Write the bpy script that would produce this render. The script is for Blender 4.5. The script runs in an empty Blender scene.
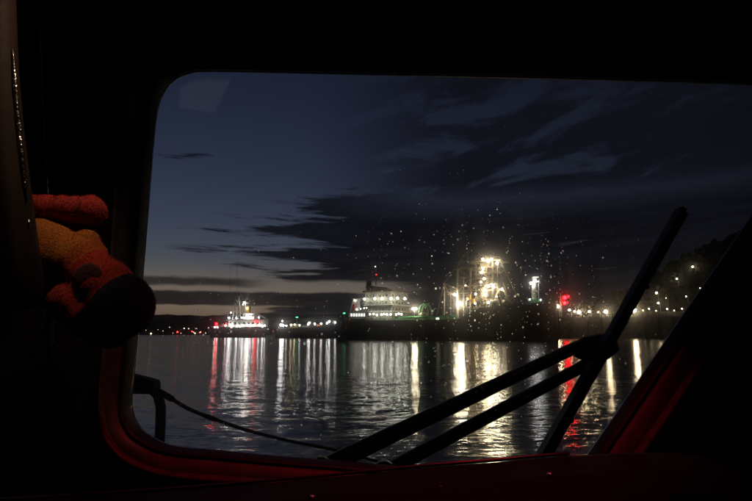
import bpy, bmesh, math, random
from mathutils import Vector, Matrix, noise
R = math.radians
random.seed(7)
sc = bpy.context.scene
C = sc.collection

# ------------------------------------------------------------------ camera
F = 543.0
PITCH = R(8.74)
EYE = Vector((0, 0, 2.5))
cam = bpy.data.cameras.new('camera')
cam.lens = 36 * F / 752
cam.sensor_width = 36
cam.clip_start = 0.02
cam.clip_end = 20000
cam_o = bpy.data.objects.new('camera', cam)
C.objects.link(cam_o)
cam_o.location = EYE
cam_o.rotation_euler = (math.pi / 2 + PITCH, 0, 0)
sc.camera = cam_o

# ------------------------------------------------------------------ render / exposure
sc.render.engine = 'CYCLES'
sc.view_settings.view_transform = 'Standard'
sc.view_settings.look = 'None'
sc.view_settings.gamma = 1
sc.view_settings.exposure = 0
sc.cycles.use_denoising = True
try:
    sc.cycles.denoiser = 'OPENIMAGEDENOISE'
    sc.cycles.denoising_input_passes = 'RGB_ALBEDO_NORMAL'
    sc.cycles.denoising_prefilter = 'ACCURATE'
except Exception:
    pass
sc.cycles.use_adaptive_sampling = False
sc.cycles.use_light_tree = True
sc.cycles.light_sampling_threshold = 0
sc.cycles.sample_clamp_indirect = 4
sc.cycles.max_bounces = 8
sc.cycles.diffuse_bounces = 2
sc.cycles.glossy_bounces = 3
sc.cycles.transmission_bounces = 6
sc.cycles.transparent_max_bounces = 16
sc.cycles.caustics_reflective = False
sc.cycles.caustics_refractive = False


# ------------------------------------------------------------------ node helper
class NT:
    def __init__(s, tree):
        s.t = tree

    def n(s, typ, **kw):
        nd = s.t.nodes.new(typ)
        for k, v in kw.items():
            setattr(nd, k, v)
        return nd

    def put(s, sock, v):
        if isinstance(v, bpy.types.NodeSocket):
            s.t.links.new(v, sock)
        elif v is not None:
            sock.default_value = v

    def m(s, op, a, b=None, c=None, clamp=False):
        nd = s.n('ShaderNodeMath', operation=op, use_clamp=clamp)
        s.put(nd.inputs[0], a)
        if b is not None: s.put(nd.inputs[1], b)
        if c is not None: s.put(nd.inputs[2], c)
        return nd.outputs[0]

    def vm(s, op, a, b=None):
        nd = s.n('ShaderNodeVectorMath', operation=op)
        s.put(nd.inputs[0], a)
        if b is not None: s.put(nd.inputs[3 if op == 'SCALE' else 1], b)
        return nd.outputs[0]

    def ss(s, v, a, b, x=0.0, y=1.0):
        nd = s.n('ShaderNodeMapRange', interpolation_type='SMOOTHSTEP')
        s.put(nd.inputs[0], v)
        for i, q in enumerate((a, b, x, y)): s.put(nd.inputs[1 + i], q)
        return nd.outputs[0]

    def xyz(s, x, y, z):
        nd = s.n('ShaderNodeCombineXYZ')
        for i, q in enumerate((x, y, z)): s.put(nd.inputs[i], q)
        return nd.outputs[0]

    def noise(s, vec, scale, detail=3, rough=.5, out=0, dist=0.0):
        nd = s.n('ShaderNodeTexNoise')
        s.put(nd.inputs['Vector'], vec)
        nd.inputs['Scale'].default_value = scale
        nd.inputs['Detail'].default_value = detail
        nd.inputs['Roughness'].default_value = rough
        nd.inputs['Distortion'].default_value = dist
        return nd.outputs[out]

    def mixc(s, fac, a, b, blend='MIX'):
        nd = s.n('ShaderNodeMix', data_type='RGBA', blend_type=blend)
        s.put(nd.inputs[0], fac)
        s.put(nd.inputs[6], a)
        s.put(nd.inputs[7], b)
        return nd.outputs[2]

    def ramp(s, fac, stops, interp='LINEAR'):
        nd = s.n('ShaderNodeValToRGB')
        nd.color_ramp.interpolation = interp
        e = nd.color_ramp.elements
        while len(e) < len(stops): e.new(0.5)
        for q, (p, c) in zip(e, stops):
            q.position = p
            q.color = (*c, 1)
        s.put(nd.inputs[0], fac)
        return nd.outputs[0]


# ------------------------------------------------------------------ world: dusk sky with cloud banks
SUN_AZ = -22.0
world = bpy.data.worlds.new('World')
sc.world = world
world.use_nodes = True
W = NT(world.node_tree)
bg = world.node_tree.nodes['Background']
sky = W.n('ShaderNodeTexSky', sky_type='NISHITA')
sky.sun_disc = False
sky.sun_elevation = R(-4.9)
sky.sun_rotation = R(SUN_AZ)
sky.ozone_density = 1.0
sky.air_density = 1.0
sky.dust_density = 1.0
dirv = W.n('ShaderNodeTexCoord').outputs['Generated']
sep = W.n('ShaderNodeSeparateXYZ')
W.put(sep.inputs[0], dirv)
sx, sy, sz = sep.outputs
az = W.m('MULTIPLY', W.m('ARCTAN2', sx, sy), 57.2958)
el = W.m('MULTIPLY', W.m('ARCSINE', sz), 57.2958)
base0 = W.mixc(1.0, sky.outputs[0], (1.08, 1.12, 1.58, 1), 'MULTIPLY')
lum = W.n('ShaderNodeRGBToBW')
W.put(lum.inputs[0], base0)
base = W.mixc(W.ss(el, 8, 3, 0, .62), base0, W.vm('SCALE', W.xyz(1.26, .98, .84), W.m('MINIMUM', W.m('MULTIPLY', lum.outputs[0], 1.75), .32)))
# stretched coordinates: cloud streaks lie level near the horizon, and open out overhead
elw = W.m('POWER', W.m('MAXIMUM', el, 0.05), 0.8)
n_warp = W.noise(W.xyz(W.m('MULTIPLY', az, .06), W.m('MULTIPLY', elw, .25), 3.1), 1.0, 2, .5)
tilt = W.m('MULTIPLY', W.m('SUBTRACT', n_warp, .5), 1.1)
ev = W.m('ADD', W.m('SUBTRACT', elw, W.m('MULTIPLY', W.ss(az, -4, 34), 1.1)), tilt)
vecA = W.xyz(W.m('MULTIPLY', az, .050), W.m('MULTIPLY', ev, .52), 1.7)
nA = W.noise(vecA, 1.0, 6, .58)
vecB = W.xyz(W.m('MULTIPLY', az, .085), W.m('MULTIPLY', ev, 1.9), 5.0)
nB = W.noise(vecB, 1.0, 6, .62)
nAB = W.m('ADD', W.m('MULTIPLY', nA, .40), W.m('MULTIPLY_ADD', W.m('SUBTRACT', nB, .5), 1.05, .30))
# coverage: open in the west (left), thickening to a bank in the north (right)
hi = W.ss(el, 11, 18)
covaz = W.ss(az, W.m('MULTIPLY_ADD', hi, 16.0, -24.0), W.m('MULTIPLY_ADD', hi, 16.0, 6.0))
cov = W.m('MULTIPLY_ADD', covaz, .42, -.16)
dens = W.ss(W.m('ADD', nAB, cov), .47, .60)
# upper right: torn veil whose streaks climb to the right, paler sky showing between
vecC = W.xyz(W.m('MULTIPLY', az, .075), W.m('MULTIPLY', W.m('SUBTRACT', el, W.m('MULTIPLY', az, .24)), .27), 11.4)
nC = W.m('MULTIPLY_ADD', W.m('SUBTRACT', nB, .5), .22, W.noise(vecC, 1.0, 7, .60, dist=.5))
veil = W.m('MULTIPLY', W.ss(az, -9, 10), W.ss(el, 11, 16))
gap = W.ss(nC, .49, .61)
veil_d = W.m('MULTIPLY', veil, W.m('MULTIPLY_ADD', gap, -.68, .95))
dens = W.m('MAXIMUM', W.m('MULTIPLY', dens, W.m('SUBTRACT', 1.0, W.m('MULTIPLY', veil, .75))), veil_d)
# two level strips of dark stratus close to the horizon with clear slots between
wob = W.m('MULTIPLY', W.m('SUBTRACT', W.noise(W.xyz(W.m('MULTIPLY', az, .10), 0.0, 9.0), 1.0, 4, .55), .5), 1.3)
elb = W.m('ADD', el, wob)
band1 = W.m('MULTIPLY', W.ss(elb, 2.75, 2.95), W.ss(elb, 4.40, 4.10))
band0 = W.m('MULTIPLY', W.ss(W.m('ADD', elb, W.m('MULTIPLY', nB, .9)), 5.0, 5.4), W.m('MULTIPLY', W.ss(W.m('ADD', elb, W.m('MULTIPLY', nB, .7)), 6.2, 5.7), W.ss(az, -10, -15)))
slot = W.m('MULTIPLY', W.m('MULTIPLY', W.ss(elb, 4.1, 4.4), W.ss(elb, 5.7, 5.2)), W.ss(W.m('ADD', az, W.m('MULTIPLY', nB, 8)), 9.5, 4))
dens = W.m('MULTIPLY', dens, W.m('SUBTRACT', 1.0, slot))
lowdark = W.m('MULTIPLY', W.ss(elb, 3.0, 2.7), W.ss(az, -13, -6))
lows = W.m('MAXIMUM', W.m('MAXIMUM', band1, W.m('MULTIPLY', band0, .9)), lowdark)
dens = W.m('MAXIMUM', dens, W.m('MULTIPLY', lows, .95))
cloudcol = W.mixc(W.ss(nB, .35, .7), (.0026, .0028, .0050, 1), (.0065, .0072, .0115, 1))
cloudcol = W.mixc(W.ss(el, 8, 22), cloudcol, (.0062, .0068, .0120, 1))
skyc = W.mixc(W.m('MULTIPLY', dens, .96), base, cloudcol)
W.put(bg.inputs[0], skyc)
bg.inputs[1].default_value = 0.80


# ------------------------------------------------------------------ geometry helpers
def ray(px, py):
    cx, cy = (px - 376) / F, (250.5 - py) / F
    c, s = math.cos(PITCH), math.sin(PITCH)
    return Vector((cx, c - cy * s, s + cy * c))


def P(px, py, Y):
    """point on the upright plane y = Y"""
    d = ray(px, py)
    return EYE + d * (Y / d.y)


class MB:
    """collects shapes into one mesh"""
    def __init__(s):
        s.v, s.f, s.mi = [], [], []

    def add(s, vs, fs, mi=0):
        o = len(s.v)
        s.v += [tuple(q) for q in vs]
        s.f += [tuple(i + o for i in q) for q in fs]
        s.mi += [mi] * len(fs)
        return s

    def box(s, a, b, mi=0):
        (x0, y0, z0), (x1, y1, z1) = a, b
        vs = [(x, y, z) for z in (z0, z1) for y in (y0, y1) for x in (x0, x1)]
        fs = [(0, 2, 3, 1), (4, 5, 7, 6), (0, 1, 5, 4), (2, 6, 7, 3), (0, 4, 6, 2), (1, 3, 7, 5)]
        return s.add(vs, fs, mi)

    def bar(s, a, b, w, h=None, mi=0, up=(0, 0, 1)):
        a, b = Vector(a), Vector(b)
        h = h or w
        d = (b - a).normalized()
        u = Vector(up)
        if abs(d.dot(u)) > .95: u = Vector((0, 1, 0))
        r = d.cross(u).normalized() * w / 2
        q = r.cross(d).normalized() * h / 2
        vs = [p + i * r + j * q for p in (a, b) for i, j in ((-1, -1), (1, -1), (1, 1), (-1, 1))]
        fs = [(3, 2, 1, 0), (4, 5, 6, 7)] + [(i, (i + 1) % 4, (i + 1) % 4 + 4, i + 4) for i in range(4)]
        return s.add(vs, fs, mi)

    def tube(s, pts, rad, n=10, mi=0, closed_ends=True):
        pts = [Vector(p) for p in pts]
        rads = rad if isinstance(rad, (list, tuple)) else [rad] * len(pts)
        vs, fs = [], []
        pu = None
        for i, p in enumerate(pts):
            d = (pts[min(i + 1, len(pts) - 1)] - pts[max(i - 1, 0)]).normalized()
            u = pu if pu is not None else (Vector((0, 0, 1)) if abs(d.z) < .9 else Vector((1, 0, 0)))
            r = d.cross(u).normalized()
            q = r.cross(d).normalized()
            pu = q
            vs += [p + rads[i] * (math.cos(k * 2 * math.pi / n) * r + math.sin(k * 2 * math.pi / n) * q) for k in range(n)]
        for i in range(len(pts) - 1):
            for k in range(n):
                fs.append((i * n + k, i * n + (k + 1) % n, (i + 1) * n + (k + 1) % n, (i + 1) * n + k))
        if closed_ends:
            fs.append(tuple(range(n - 1, -1, -1)))
            fs.append(tuple((len(pts) - 1) * n + k for k in range(n)))
        return s.add(vs, fs, mi)

    def ball(s, c, r, sub=1, sc_=(1, 1, 1), mi=0):
        bm = bmesh.new()
        bmesh.ops.create_icosphere(bm, subdivisions=sub, radius=r)
        vs = [(v.co.x * sc_[0] + c[0], v.co.y * sc_[1] + c[1], v.co.z * sc_[2] + c[2]) for v in bm.verts]
        fs = [[v.index for v in f.verts] for f in bm.faces]
        bm.free()
        return s.add(vs, fs, mi)

    def loft(s, rings, closed=True, mi=0):
        n = len(rings[0])
        vs = [p for r in rings for p in r]
        fs = []
        for i in range(len(rings) - 1):
            for k in range(n if closed else n - 1):
                k2 = (k + 1) % n
                fs.append((i * n + k, i * n + k2, (i + 1) * n + k2, (i + 1) * n + k))
        return s.add(vs, fs, mi)

    def mesh(s, name, mats, smooth=False):
        me = bpy.data.meshes.new(name)
        me.from_pydata(s.v, [], s.f)
        for m_ in (mats if isinstance(mats, (list, tuple)) else [mats]): me.materials.append(m_)
        me.polygons.foreach_set('material_index', s.mi)
        if smooth: me.polygons.foreach_set('use_smooth', [True] * len(s.f))
        bm = bmesh.new()
        bm.from_mesh(me)
        bmesh.ops.recalc_face_normals(bm, faces=bm.faces)
        bm.to_mesh(me)
        bm.free()
        return me

    def build(s, name, mats, parent=None, smooth=False, bevel=0, seg=2, angle=None):
        o = link(name, s.mesh(name, mats, smooth), parent)
        if bevel:
            b = o.modifiers.new('bevel', 'BEVEL')
            b.width = bevel
            b.segments = seg
            b.limit_method = 'ANGLE'
            b.angle_limit = R(angle or 35)
        return o


def link(name, me, parent=None, loc=None):
    o = bpy.data.objects.new(name, me)
    C.objects.link(o)
    if parent: o.parent = parent
    if loc is not None: o.location = loc
    return o


def tag(o, label=None, cat=None, group=None, kind=None):
    if label: o['label'] = label
    if cat: o['category'] = cat
    if group: o['group'] = group
    if kind: o['kind'] = kind
    return o


def thing(name, label, cat, loc=(0, 0, 0), rz=0, group=None):
    o = link(name, None, None, loc)
    o.rotation_euler = (0, 0, rz)
    return tag(o, label, cat, group)


def catmull(pts, per=8, closed=True):
    n = len(pts)
    out = []
    for i in range(n if closed else n - 1):
        g = (lambda k: pts[k % n]) if closed else (lambda k: pts[min(max(k, 0), n - 1)])
        p0, p1, p2, p3 = (Vector(g(i + k)) for k in (-1, 0, 1, 2))
        for j in range(per):
            t = j / per
            out.append(.5 * ((2 * p1) + (p2 - p0) * t + (2 * p0 - 5 * p1 + 4 * p2 - p3) * t * t + (3 * p1 - p0 - 3 * p2 + p3) * t ** 3))
    if not closed: out.append(Vector(pts[-1]))
    return out


# ------------------------------------------------------------------ materials
def mat(name, col, rough=.6, metal=0, var=.15, scale=8, bump=0, bscale=60, spec=.5, coat=0, col2=None):
    m_ = bpy.data.materials.new(name)
    m_.use_nodes = True
    N = NT(m_.node_tree)
    b = m_.node_tree.nodes['Principled BSDF']
    oc = N.n('ShaderNodeTexCoord').outputs['Object']
    f = N.noise(oc, scale, 5, .6)
    c2 = col2 or tuple(max(0, q * (1 - 2 * var)) for q in col)
    N.put(b.inputs['Base Color'], N.mixc(N.ss(f, .3, .7), (*c2, 1), (*(col if col2 else [q * (1 + var) for q in col]), 1)))
    f2 = N.noise(oc, scale * 3.1, 3, .6)
    N.put(b.inputs['Roughness'], N.m('ADD', rough - .08, N.m('MULTIPLY', f2, .16), clamp=True))
    b.inputs['Metallic'].default_value = metal
    b.inputs['Specular IOR Level'].default_value = spec
    b.inputs['Coat Weight'].default_value = coat
    if bump:
        bn = N.n('ShaderNodeBump')
        bn.inputs['Strength'].default_value = bump
        bn.inputs['Distance'].default_value = .01
        N.put(bn.inputs['Height'], N.noise(oc, bscale, 4, .6))
        N.put(b.inputs['Normal'], bn.outputs[0])
    return m_


def lamp_mat(name, col, strength):
    m_ = bpy.data.materials.new(name)
    m_.use_nodes = True
    t = m_.node_tree
    for n in list(t.nodes):
        if n.type == 'BSDF_PRINCIPLED': t.nodes.remove(n)
    e = t.nodes.new('ShaderNodeEmission')
    e.inputs[0].default_value = (*col, 1)
    e.inputs[1].default_value = strength
    t.links.new(e.outputs[0], [n for n in t.nodes if n.type == 'OUTPUT_MATERIAL'][0].inputs[0])
    return m_


M = {}
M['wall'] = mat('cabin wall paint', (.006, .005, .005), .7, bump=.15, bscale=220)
M['ceil'] = mat('cabin ceiling lining', (.03, .026, .024), .7)
M['frame'] = mat('window frame paint', (.10, .08, .078), .46, var=.15, scale=25, bump=.05, bscale=120)
M['bead'] = mat('window trim worn paint', (.12, .10, .085), .42, metal=.2, var=.2, scale=30, bump=.08, bscale=150)
M['rubber'] = mat('black rubber', (.010, .010, .011), .55, var=.2, bump=.1, bscale=300)
M['wiper'] = mat('wiper black paint', (.006, .006, .007), .5, var=.3, scale=30)
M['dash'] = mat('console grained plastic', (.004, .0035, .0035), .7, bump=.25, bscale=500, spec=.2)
M['dashedge'] = mat('console edge highlight', (.10, .095, .09), .3, metal=.6, scale=40)
M['brown'] = mat('brown vinyl', (.020, .007, .0055), .7, var=.15, scale=14, bump=.08, bscale=260, spec=.25)
M['glint'] = mat('edge highlight metal', (.75, .72, .68), .22, metal=1, var=.3, scale=40, bump=.7, bscale=45)  # bright metal standing in for the highlight on the brown panel's edge
M['steel'] = mat('brushed steel', (.5, .48, .45), .28, metal=1, scale=40, bump=.3, bscale=120)
M['beige'] = mat('beige plastic', (.35, .29, .22), .5)
M['paper'] = mat('pale overhead lining', (.78, .70, .68), .8, var=.05)
M['deck'] = mat('boat deck paint', (.05, .055, .06), .6, scale=3)
M['tan'] = mat('weathered tan post', (.16, .12, .085), .6, scale=20)
M['rope'] = mat('dark rope', (.018, .018, .022), .9, var=.4, scale=60, bump=.6, bscale=90)
M['screw'] = mat('screw steel', (.8, .78, .76), .34, metal=1)
# ships
M['hull'] = mat('ship hull black', (.007, .007, .007), .5, var=.35, scale=.25, col2=(.014, .010, .008))
M['hullred'] = mat('ship hull oxide', (.060, .022, .016), .55, var=.3, scale=.3)
M['white'] = mat('ship white paint', (.62, .62, .56), .45, var=.08, scale=.6)
M['cream'] = mat('ship cream paint', (.20, .19, .135), .5, var=.25, scale=.6)
M['green'] = mat('ship deck green', (.035, .19, .07), .5, var=.25, scale=.5)
M['orange'] = mat('orange primer', (.45, .13, .05), .6, var=.3, scale=.8)
M['red'] = mat('red paint', (.45, .03, .025), .5)
M['roof'] = mat('ship roof brown', (.09, .042, .028), .6, scale=.6)
M['wood'] = mat('dark gantry steel', (.26, .22, .16), .55, var=.25, scale=.8)
M['grey'] = mat('ship grey machinery', (.17, .17, .155), .5, var=.25, scale=.8)
M['yellow'] = mat('yellow machinery', (.55, .36, .03), .5)
M['glassdark'] = mat('ship window glass', (.012, .014, .016), .12, var=.1)
M['quay'] = mat('quay concrete', (.10, .095, .085), .85, var=.25, scale=.4)
M['hill'] = mat('dark hillside scrub', (.008, .009, .006), .95, var=.5, scale=.05)
M['road'] = mat('hill road asphalt', (.05, .05, .05), .8, scale=.3)
M['pole'] = mat('galvanised pole', (.25, .25, .25), .5, metal=.6, scale=3)
M['house'] = mat('far house render', (.12, .11, .10), .8, scale=.2)
M['far'] = mat('far shore scrub', (.010, .011, .010), .95, var=.4, scale=.02)

# lit lamps
L = {}
L['cool'] = lamp_mat('cool white floodlight', (1, .95, .92), 45)
L['coolhi'] = lamp_mat('bright cool floodlight', (1, .93, .90), 90)
L['deckwhite'] = lamp_mat('deck floodlight white', (1, .97, .84), 75)
L['decklow'] = lamp_mat('deck bulkhead lamp', (1, .96, .86), 26)
L['warm'] = lamp_mat('sodium floodlight', (1, .80, .50), 110)
L['warmhi'] = lamp_mat('bright sodium floodlight', (1, .84, .58), 300)
L['dimwarm'] = lamp_mat('dim warm lamp', (1, .74, .46), 40)
L['red'] = lamp_mat('red signal lens', (1, .003, .006), 55)
L['dimred'] = lamp_mat('dim red lens', (1, .01, .01), 11)
L['litwin'] = lamp_mat('lit cabin window', (1, .97, .88), 1.6)
L['green'] = lamp_mat('green light lens', (.05, 1, .45), 5)
L['quay'] = lamp_mat('quay lamp lens', (1, .76, .46), 170)
L['far'] = lamp_mat('far street light', (1, .80, .60), 4)
L['farred'] = lamp_mat('far red light', (1, .05, .04), 8)

# ------------------------------------------------------------------ water
def water_mat():
    m_ = bpy.data.materials.new('harbour water')
    m_.use_nodes = True
    N = NT(m_.node_tree)
    b = m_.node_tree.nodes['Principled BSDF']
    pos = N.n('ShaderNodeNewGeometry').outputs['Position']
    b.inputs['Base Color'].default_value = (.004, .006, .009, 1)
    b.inputs['IOR'].default_value = 1.55
    b.inputs['Roughness'].default_value = .14

    def slope(sx_, sy_, k, det):
        v = N.vm('MULTIPLY', pos, (sx_, sy_, 1))
        c = N.noise(v, 1.0, det, .55, out=1)
        return N.vm('MULTIPLY', N.vm('SUBTRACT', c, (.5, .5, .5)), k)
    s1 = slope(.16, .55, (.04, .07, 0), 2)
    s2 = slope(.9, 3.0, (.15, .25, 0), 3)
    s3 = slope(4, 11, (.18, .35, 0), 2)
    # cat's-paws: patches of calmer and rougher water
    gust = N.ss(N.noise(N.vm('MULTIPLY', pos, (.02, .05, 1)), 1.0, 3, .5), .35, .65, .65, 1.15)
    tot = N.vm('SCALE', N.vm('ADD', N.vm('ADD', s1, s2), s3), gust)
    nrm = N.vm('NORMALIZE', N.vm('ADD', tot, (0, 0, 1)))
    N.put(b.inputs['Normal'], nrm)
    return m_


wm = MB()
wm.add([(-9000, -400, 0), (9000, -400, 0), (9000, 9000, 0), (-9000, 9000, 0)], [(0, 1, 2, 3)])
tag(wm.build('water', water_mat()), kind='structure')

# ------------------------------------------------------------------ our own boat: foredeck and wheelhouse shell
out = []
for k in range(15):
    y = -3.2 + 8.2 * k / 14
    hw = 1.72 if y < 1 else 1.72 * max(.03, 1 - ((y - 1) / 4.05) ** 2.0)
    out.append((hw, y))
ringp = [(w, y) for w, y in out] + [(-w, y) for w, y in reversed(out)]
hb = MB()
hb.loft([[(x * .8, y * .96, -.5) for x, y in ringp], [(x, y, .70) for x, y in ringp], [(x * 1.01, y, .85) for x, y in ringp]])
hb.f.append(tuple(range(2 * len(ringp), 3 * len(ringp))))
hb.mi.append(0)
tag(hb.build('foredeck', M['deck']), kind='structure')

X0, X1, Z0, Z1, YB = -1.30, 1.50, .90, 3.25, -1.60
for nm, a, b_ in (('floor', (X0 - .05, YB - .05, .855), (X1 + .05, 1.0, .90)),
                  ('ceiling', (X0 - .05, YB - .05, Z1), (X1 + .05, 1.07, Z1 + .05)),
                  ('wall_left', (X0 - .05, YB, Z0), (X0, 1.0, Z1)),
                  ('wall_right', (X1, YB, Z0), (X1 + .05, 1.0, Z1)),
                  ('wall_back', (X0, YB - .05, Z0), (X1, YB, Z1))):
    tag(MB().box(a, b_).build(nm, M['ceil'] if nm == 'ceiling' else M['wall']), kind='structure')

# ------------------------------------------------------------------ wheelhouse window (outlines measured in the wall plane)
IN = [(131, 398), (134.7, 360), (141, 290), (147, 220), (153, 150), (157, 112), (163, 92), (174, 78), (190, 71), (212, 69.5), (320, 71.5), (450, 74), (600, 77.5),
      (752, 82), (800, 83.5), (822, 88), (829, 98), (821, 116), (752, 215), (670, 334), (592, 448), (576, 466), (558, 474), (530, 476), (450, 471), (375, 464),
      (331, 460), (280, 456), (220, 450), (184, 447), (165, 443), (148, 434), (139.5, 427), (133, 414)]
OUT = [(104, 400), (107, 360), (113, 290), (117.5, 220), (120, 150), (124, 112), (131, 87), (147, 66), (168, 56.5), (207, 53.5), (320, 56), (450, 59.5), (600, 63),
       (752, 67), (812, 68), (848, 76), (860, 97), (850, 128), (800, 215), (720, 334), (642, 448), (612, 484), (578, 497), (530, 501), (450, 496), (375, 489),
       (331, 486), (280, 483), (220, 479.5), (190, 477), (160, 472), (136, 463), (120, 451), (108, 432)]
YW, YG = 1.0, 1.030
inn = catmull([P(x, y, YG) for x, y in IN], 6)
ouu = catmull([P(x, y, YW) for x, y in OUT], 6)
inn = [Vector((p.x, 0, p.z)) for p in inn]
ouu = [Vector((p.x, 0, p.z)) for p in ouu]
NR = len(inn)


def wring(t, y):
    return [(a.x + (b.x - a.x) * t, y, a.z + (b.z - a.z) * t) for a, b in zip(ouu, inn)]


win = thing('wheelhouse_window', 'large rounded wheelhouse window with worn metal frame and rain-spotted glass', 'window', (0, 0, 0))
MB().loft([wring(-.02, 1.002), wring(-.02, .984), wring(.05, .974), wring(.13, .970), wring(.21, .975), wring(.25, .980), wring(.275, .982)]).build('trim_bead', M['bead'], win, smooth=True)
MB().loft([wring(.276, .982), wring(.36, .982), wring(.50, .984), wring(.66, .988), wring(.80, .995), wring(.82, 1.012)]).build('frame', M['frame'], win, smooth=True)
MB().loft([wring(.825, 1.012), wring(.835, .994), wring(.88, .991), wring(.94, 1.000), wring(.985, 1.020), wring(1.0, 1.0295)]).build('gasket', M['rubber'], win, smooth=True)
MB().loft([wring(.90, 1.0365), wring(.97, 1.0365), wring(.90, 1.045), wring(.40, 1.0615)]).build('outer_gasket', M['rubber'], win, smooth=True)


def glass_mat():
    m_ = bpy.data.materials.new('salty window glass')
    m_.use_nodes = True
    t = m_.node_tree
    for n in list(t.nodes):
        if n.type == 'BSDF_PRINCIPLED': t.nodes.remove(n)
    N = NT(t)
    pos = N.n('ShaderNodeNewGeometry').outputs['Position']
    tr = N.n('ShaderNodeBsdfTransparent')
    tr.inputs[0].default_value = (.97, .98, .97, 1)
    rf = N.n('ShaderNodeBsdfRefraction', distribution='GGX')
    rf.inputs['Roughness'].default_value = .95
    rf.inputs['IOR'].default_value = 1.05
    gl = N.n('ShaderNodeBsdfGlossy')
    gl.inputs['Roughness'].default_value = .02
    smear = N.noise(N.vm('MULTIPLY', pos, (28, 1, 3.0)), 1.0, 4, .6)
    patch = N.noise(N.vm('MULTIPLY', pos, (4, 1, 4)), 1.0, 2, .5)
    fac = N.m('ADD', .007, N.m('MULTIPLY', N.ss(smear, .35, .8), N.ss(patch, .2, .8, .013, .020)))
    mx = N.n('ShaderNodeMixShader')
    N.put(mx.inputs[0], fac)
    N.put(mx.inputs[1], tr.outputs[0])
    N.put(mx.inputs[2], rf.outputs[0])
    rf2 = N.n('ShaderNodeBsdfRefraction', distribution='GGX')
    rf2.inputs['Roughness'].default_value = .95
    rf2.inputs['IOR'].default_value = 1.010
    mx0 = N.n('ShaderNodeMixShader')
    mx0.inputs[0].default_value = .03
    N.put(mx0.inputs[1], mx.outputs[0])
    N.put(mx0.inputs[2], rf2.outputs[0])
    mx = mx0
    fr = N.n('ShaderNodeFresnel')
    fr.inputs[0].default_value = 1.5
    mx2 = N.n('ShaderNodeMixShader')
    N.put(mx2.inputs[0], N.m('MULTIPLY', fr.outputs[0], 1.0))
    N.put(mx2.inputs[1], mx.outputs[0])
    N.put(mx2.inputs[2], gl.outputs[0])
    t.links.new(mx2.outputs[0], [n for n in t.nodes if n.type == 'OUTPUT_MATERIAL'][0].inputs[0])
    return m_


pm = MB()
pm.loft([wring(.97, 1.0300), wring(.97, 1.0360)])
pm.f += [tuple(range(NR)), tuple(range(2 * NR - 1, NR - 1, -1))]
pm.mi += [0, 0]
pm.build('pane', glass_mat(), win)

# front bulkhead: inner lining and outer skin with the window opening
cx_, cz_ = sum(p.x for p in ouu) / NR, sum(p.z for p in ouu) / NR
rect = []
for p in ouu:
    dx, dz = p.x - cx_, p.z - cz_
    k = min(((X1 - cx_) if dx > 0 else (X0 - cx_)) / dx if abs(dx) > 1e-6 else 9e9, ((Z1 - cz_) if dz > 0 else (Z0 - cz_)) / dz if abs(dz) > 1e-6 else 9e9)
    rect.append([cx_ + dx * k, cz_ + dz * k])
for cxx, czz in ((X0, Z0), (X0, Z1), (X1, Z0), (X1, Z1)):
    i = min(range(NR), key=lambda q: (rect[q][0] - cxx) ** 2 + (rect[q][1] - czz) ** 2)
    rect[i] = [cxx, czz]
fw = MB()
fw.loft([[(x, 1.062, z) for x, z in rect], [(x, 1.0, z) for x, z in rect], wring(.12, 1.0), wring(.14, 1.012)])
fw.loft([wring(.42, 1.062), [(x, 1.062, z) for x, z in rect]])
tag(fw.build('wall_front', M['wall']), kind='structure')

# rain drops on the outside of the glass
dm = bpy.data.materials.new('rain drop water')
dm.use_nodes = True
t = dm.node_tree
for n in list(t.nodes):
    if n.type == 'BSDF_PRINCIPLED': t.nodes.remove(n)
rf = t.nodes.new('ShaderNodeBsdfRefraction')
rf.inputs['Roughness'].default_value = .5
rf.inputs['IOR'].default_value = 1.16
t.links.new(rf.outputs[0], [n for n in t.nodes if n.type == 'OUTPUT_MATERIAL'][0].inputs[0])


def inside(px, py):
    c = False
    j = len(IN) - 1
    for i in range(len(IN)):
        (xi, yi), (xj, yj) = IN[i], IN[j]
        if (yi > py) != (yj > py) and px < (xj - xi) * (py - yi) / (yj - yi) + xi: c = not c
        j = i
    return c


spots = []
for k in range(400): spots.append((random.gauss(490, 62), random.gauss(275, 52)))
for k in range(130): spots.append((random.gauss(470, 60), random.gauss(340, 50)))
for k in range(150): spots.append((random.uniform(140, 760), random.uniform(170, 440)))
for k in range(60): spots.append((random.uniform(195, 350), random.uniform(285, 345)))
for k in range(90): spots.append((random.gauss(480, 80), random.gauss(215, 30)))
for k in range(22): spots.append((random.uniform(300, 640), random.uniform(95, 200)))
for cx0 in (381, 445, 466, 541, 548, 560, 592):          # little runs of drops sliding down
    y = random.uniform(215, 260)
    for k in range(random.randint(8, 18)):
        spots.append((cx0 + random.gauss(0, 1.3), y))
        y += random.uniform(3, 9)
dr = MB()
for px, py in spots:
    if not inside(px, py): continue
    c = P(px, py, 1.0361)
    r = min(.0021, max(.00055, random.lognormvariate(math.log(.00076), .5)))
    q = random.uniform(1, 1.35)
    ph = random.uniform(0, 1)
    rings = []
    for h, w in ((0, 1), (.42, .83), (.72, .45)):
        rings.append([(c.x + r * w * math.cos((i + ph) * math.pi / 4), c.y + r * h * .75, c.z + q * r * w * math.sin((i + ph) * math.pi / 4)) for i in range(8)])
    dr.loft(rings)
    o = len(dr.v)
    dr.v.append((c.x, c.y + r * .62, c.z))
    for i in range(8):
        dr.f.append((o - 8 + i, o - 8 + (i + 1) % 8, o))
        dr.mi.append(0)
tag(dr.build('raindrops', dm, smooth=True), 'clear rain drops scattered over the window glass', 'raindrops', kind='stuff')

# ------------------------------------------------------------------ wiper outside the glass
wp = thing('windscreen_wiper', 'black twin-arm wiper resting diagonally across the window glass', 'wiper', P(372, 474, 1.09))
woff = Matrix.Translation(-Vector(wp.location))


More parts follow.
